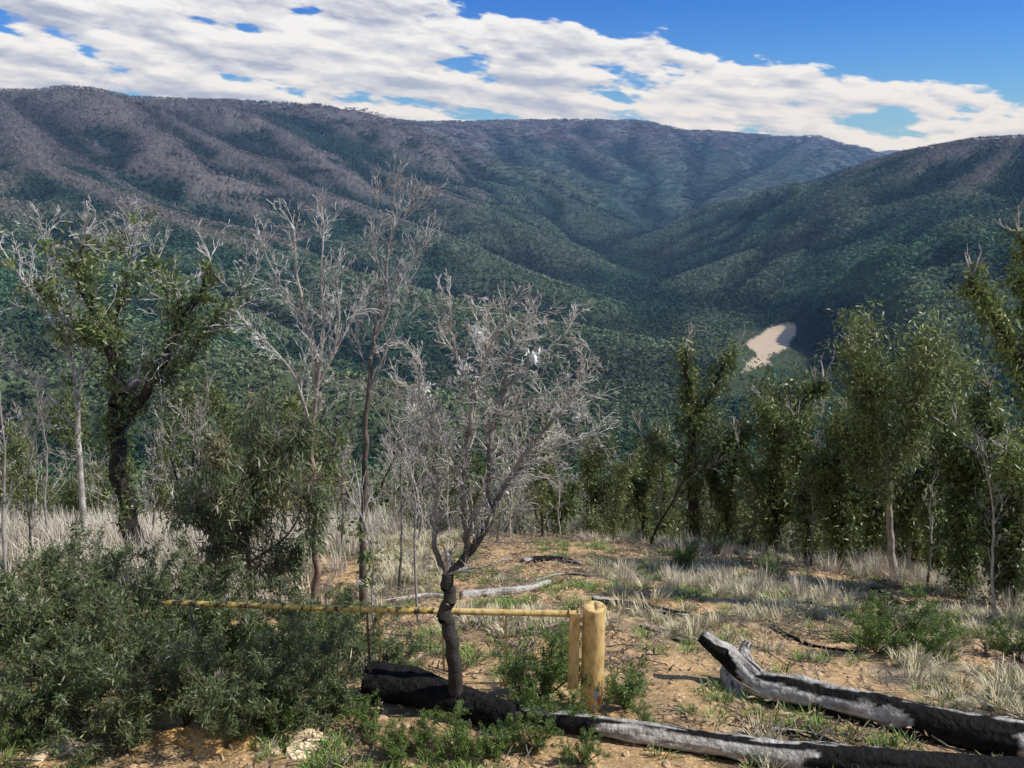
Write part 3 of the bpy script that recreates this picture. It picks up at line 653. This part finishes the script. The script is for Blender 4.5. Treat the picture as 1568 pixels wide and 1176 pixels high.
for nm,(x0,z0,w_,h_),mm in [('blue_mark',(.035,.22,.045,.13),M_bl),('red_mark',(.06,.15,.03,.09),M_rd),('blue_mark_low',(.0,.1,.03,.05),M_bl)]:
    g=G();V=[];k=8
    for i in range(k):
        for j in range(k):
            u=i/(k-1)*2-1;v=j/(k-1)*2-1;cr_=math.sqrt(max(0,1-.5*v*v));sx=x0+w_*.5*u*cr_*(1+.25*math.sin(5*v+x0*80));r_=.1085
            V.append((sx,-math.sqrt(max(r_*r_-sx*sx,0)),z0+h_*.5*v*math.sqrt(1-.5*u*u)*(1+.2*math.sin(4*u+1))))
    g.add(V,[(i*k+j,(i+1)*k+j,(i+1)*k+j+1,i*k+j+1) for i in range(k-1) for j in range(k-1)],(1,1,1));addobj(nm,g.mesh(nm,[mm]),parent=post)
gate=bpy.data.objects.new('yellow_boom_gate',None);bpy.context.scene.collection.objects.link(gate)
A=at(880,940,6.75);B=at(242,922,6.95)
prim_tube('boom_pipe',[A+(B-A)*t+np.array([0,0,-.012*math.sin(t*3.14)]) for t in np.linspace(-.01,.33,12)],[.031]*12,16,M_y,gate)
prim_tube('boom_pipe_flaking',[A+(B-A)*t+np.array([0,0,-.012*math.sin(t*3.14)]) for t in np.linspace(.325,1.0,26)],[.030-.004*t for t in np.linspace(0,1,25)]+[.004],16,M_yd,gate)
M_steel=paint('rusted_steel',(.16,.12,.08),(.05,.04,.03),.6)
def vbar(name,px,y0,y1,mt,r=.011):
    t=(A[0]-at(px,935,6.8)[0])/(A[0]-B[0]);P=A+(B-A)*t;z1=at(px,y1,P[1])[2]
    return prim_tube(name,[(P[0],P[1],z) for z in np.linspace(P[2]-.01,z1,5)],[r]*5,10,mt,gate),(P[0],P[1],z1)
_,e1=vbar('drop_bar',775,940,1046,M_y);_,e2=vbar('drop_bar_mid',677,938,1025,M_y)
vbar('drop_bar_outer',560,935,1030,M_steel);vbar('drop_bar_end',282,928,1010,M_steel,.009);vbar('drop_bar_near',578,935,1010,M_yd,.009)
prim_tube('bottom_rail',[e1,np.array(e1)+np.array([-.3,.0,0.0]),np.array(e1)+np.array([-.55,0.01,.01])],[.011]*3,10,M_y,gate)
C0=at(880,940,6.72);w_=.05;t_=.008;zt=C0[2]+.03;zb=at(880,1050,6.72)[2]
prof=[(-w_,-.05),(w_*.9,-.05),(w_*.9,.05),(w_*.9-t_,.05),(w_*.9-t_,-.05+t_),(-w_+t_,-.05+t_),(-w_+t_,.05),(-w_,.05)]
V=[(C0[0]+a_,C0[1]+b_,z_) for z_ in (zb,zt) for a_,b_ in prof]
Fq=[(i,(i+1)%8,8+(i+1)%8,8+i) for i in range(8)]+[(8,9,12,13),(9,10,11,12),(8,13,14,15)]
g=G();g.add(V,Fq,(1,1,1));addobj('hinge_channel',g.mesh('channel',[M_y],False),parent=gate)
for k,zz in enumerate((zt-.1,zb+.1)):
    prim_tube('hinge_pin_%d'%k,[(C0[0]+.02,C0[1],zz),(C0[0]+.07,C0[1]+.01,zz),(px_-.08,6.75,zz)],[.018,.018,.018],12,M_y,gate)
# ---------------- haze (air volume filling the valley) ----------------
me=bpy.data.meshes.new('valley_haze');xx,y0,y1,z0,z1=14000,350,14500,-600,700
vs=[(-xx,y0,z0),(xx,y0,z0),(xx,y1,z0),(-xx,y1,z0),(-xx,y0,z1),(xx,y0,z1),(xx,y1,z1),(-xx,y1,z1)]
me.from_pydata(vs,[],[(0,3,2,1),(4,5,6,7),(0,1,5,4),(1,2,6,5),(2,3,7,6),(3,0,4,7)]);o=addobj('valley_haze',me)
m=bpy.data.materials.new('valley_haze');m.use_nodes=True;N=m.node_tree.nodes;N.remove(N['Principled BSDF'])
vs_=N.new('ShaderNodeVolumeScatter');vs_.inputs['Color'].default_value=(.30,.54,1,1);vs_.inputs['Density'].default_value=5.5e-5
m.node_tree.links.new(vs_.outputs[0],N['Material Output'].inputs['Volume']);me.materials.append(m)
# ---------------- light ----------------
sd_=Vector((.80,-.05,.85)).normalized();el=math.asin(sd_.z);azs=math.atan2(sd_.x,sd_.y)
L=bpy.data.lights.new('sun','SUN');L.energy=5;L.angle=math.radians(.5);L.color=(1,.95,.87)
lo=bpy.data.objects.new('sun',L);bpy.context.scene.collection.objects.link(lo);lo.rotation_euler=sd_.to_track_quat('Z','Y').to_euler()
wd=bpy.data.worlds.new('World');bpy.context.scene.world=wd;wd.use_nodes=True;N=wd.node_tree.nodes;Lk=wd.node_tree.links
bg=N['Background'];sky=N.new('ShaderNodeTexSky');sky.sky_type='NISHITA';sky.sun_disc=False;sky.sun_elevation=el;sky.sun_rotation=azs;sky.dust_density=.3;sky.ozone_density=2.5;sky.altitude=1200
tn=N.new('ShaderNodeMix');tn.data_type='RGBA';tn.blend_type='MULTIPLY';tn.inputs[0].default_value=1;Lk.new(sky.outputs[0],tn.inputs[6])
def mth(op,a,b=None,c=None,clamp=False):
    q=N.new('ShaderNodeMath');q.operation=op;q.use_clamp=clamp
    for i,v in enumerate([a,b,c]):
        if v is None: continue
        if isinstance(v,(int,float)): q.inputs[i].default_value=v
        else: Lk.new(v,q.inputs[i])
    return q.outputs[0]
tc=N.new('ShaderNodeTexCoord');sp=N.new('ShaderNodeSeparateXYZ');Lk.new(tc.outputs['Generated'],sp.inputs[0])
AZ=mth('ARCTAN2',sp.outputs[0],sp.outputs[1]);ZZ=sp.outputs[2]
def mrange(v,a,b,c,d,sm=False):
    q=N.new('ShaderNodeMapRange');Lk.new(v,q.inputs['Value'])
    if sm:q.interpolation_type='SMOOTHSTEP'
    for nm,val in zip(('From Min','From Max','To Min','To Max'),(a,b,c,d)): q.inputs[nm].default_value=val
    return q.outputs[0]
def cmix(f,a,b):
    q=N.new('ShaderNodeMix');q.data_type='RGBA';Lk.new(f,q.inputs[0])
    for i,v in ((6,a),(7,b)):
        if isinstance(v,tuple): q.inputs[i].default_value=(*v,1)
        else: Lk.new(v,q.inputs[i])
    return q.outputs[2]
tg=cmix(mrange(ZZ,.02,.16,0,1),(.24,.48,.80),(.09,.33,.82));tg2=cmix(mrange(ZZ,.2,.6,0,1),tg,(.85,.95,1.))
Lk.new(tg2,tn.inputs[7]);Lk.new(tn.outputs[2],bg.inputs[0]);bg.inputs[1].default_value=.15
def noise(sx,sz,off,det,rough=.55,tilt=0,dz=0.,dist=.0):
    c=N.new('ShaderNodeCombineXYZ');Lk.new(mth('MULTIPLY_ADD',AZ,sx,off),c.inputs[0]);Lk.new(mth('MULTIPLY_ADD',mth('MULTIPLY_ADD',AZ,tilt,ZZ),sz,off*.7+dz*sz),c.inputs[1]);c.inputs[2].default_value=off
    n=N.new('ShaderNodeTexNoise');n.inputs['Scale'].default_value=1;n.inputs['Detail'].default_value=det;n.inputs['Roughness'].default_value=rough;n.inputs['Distortion'].default_value=dist;Lk.new(c.outputs[0],n.inputs['Vector']);return n.outputs['Fac']
KX,KZ=10,34
nA=noise(KX,KZ,3.1,9,.56,.1);nA2=noise(KX,KZ,3.1,6,.56,.1,.008)
line=mth('SUBTRACT',mth('MULTIPLY_ADD',AZ,-.18,.150),ZZ)
mm=mth('MINIMUM',mth('MAXIMUM',mth('MULTIPLY',line,7),-1),mrange(AZ,-.1,.5,.15,.10))
cov=mth('ADD',mth('SUBTRACT',nA,.5),mm)
fac=mrange(cov,0.0,.075,0,1,True)
# self-shading: compare density with density slightly higher up (bright tops, grey-lavender bases)
up_=mth('SUBTRACT',nA,nA2)
sh=mth('ADD',mth('MULTIPLY',up_,3.2),mth('ADD',.62,mth('MULTIPLY',mth('SUBTRACT',noise(5,30,9.3,7,.6,.1),.5),1.6)))
thick=mrange(mth('SUBTRACT',sh,mth('MULTIPLY',mth('MAXIMUM',mth('SUBTRACT',cov,.12),0.),1.5)),.1,.8,0,1)
c1=cmix(thick,(.42,.46,.59),(.97,.975,.99))
b2=N.new('ShaderNodeBackground');Lk.new(c1,b2.inputs[0]);b2.inputs[1].default_value=.97
mx=N.new('ShaderNodeMixShader');Lk.new(fac,mx.inputs[0]);Lk.new(bg.outputs[0],mx.inputs[1]);Lk.new(b2.outputs[0],mx.inputs[2]);Lk.new(mx.outputs[0],N['World Output'].inputs['Surface'])
# ---------------- camera ----------------
cam=bpy.data.cameras.new('camera');cam.sensor_width=36;cam.lens=36*F/1568;cam.clip_end=40000;cam.clip_start=.05
co=bpy.data.objects.new('camera',cam);bpy.context.scene.collection.objects.link(co);co.rotation_euler=(math.pi/2-PITCH,0,0);bpy.context.scene.camera=co
vs=bpy.context.scene.view_settings;vs.view_transform='Standard';vs.look='None';vs.exposure=0
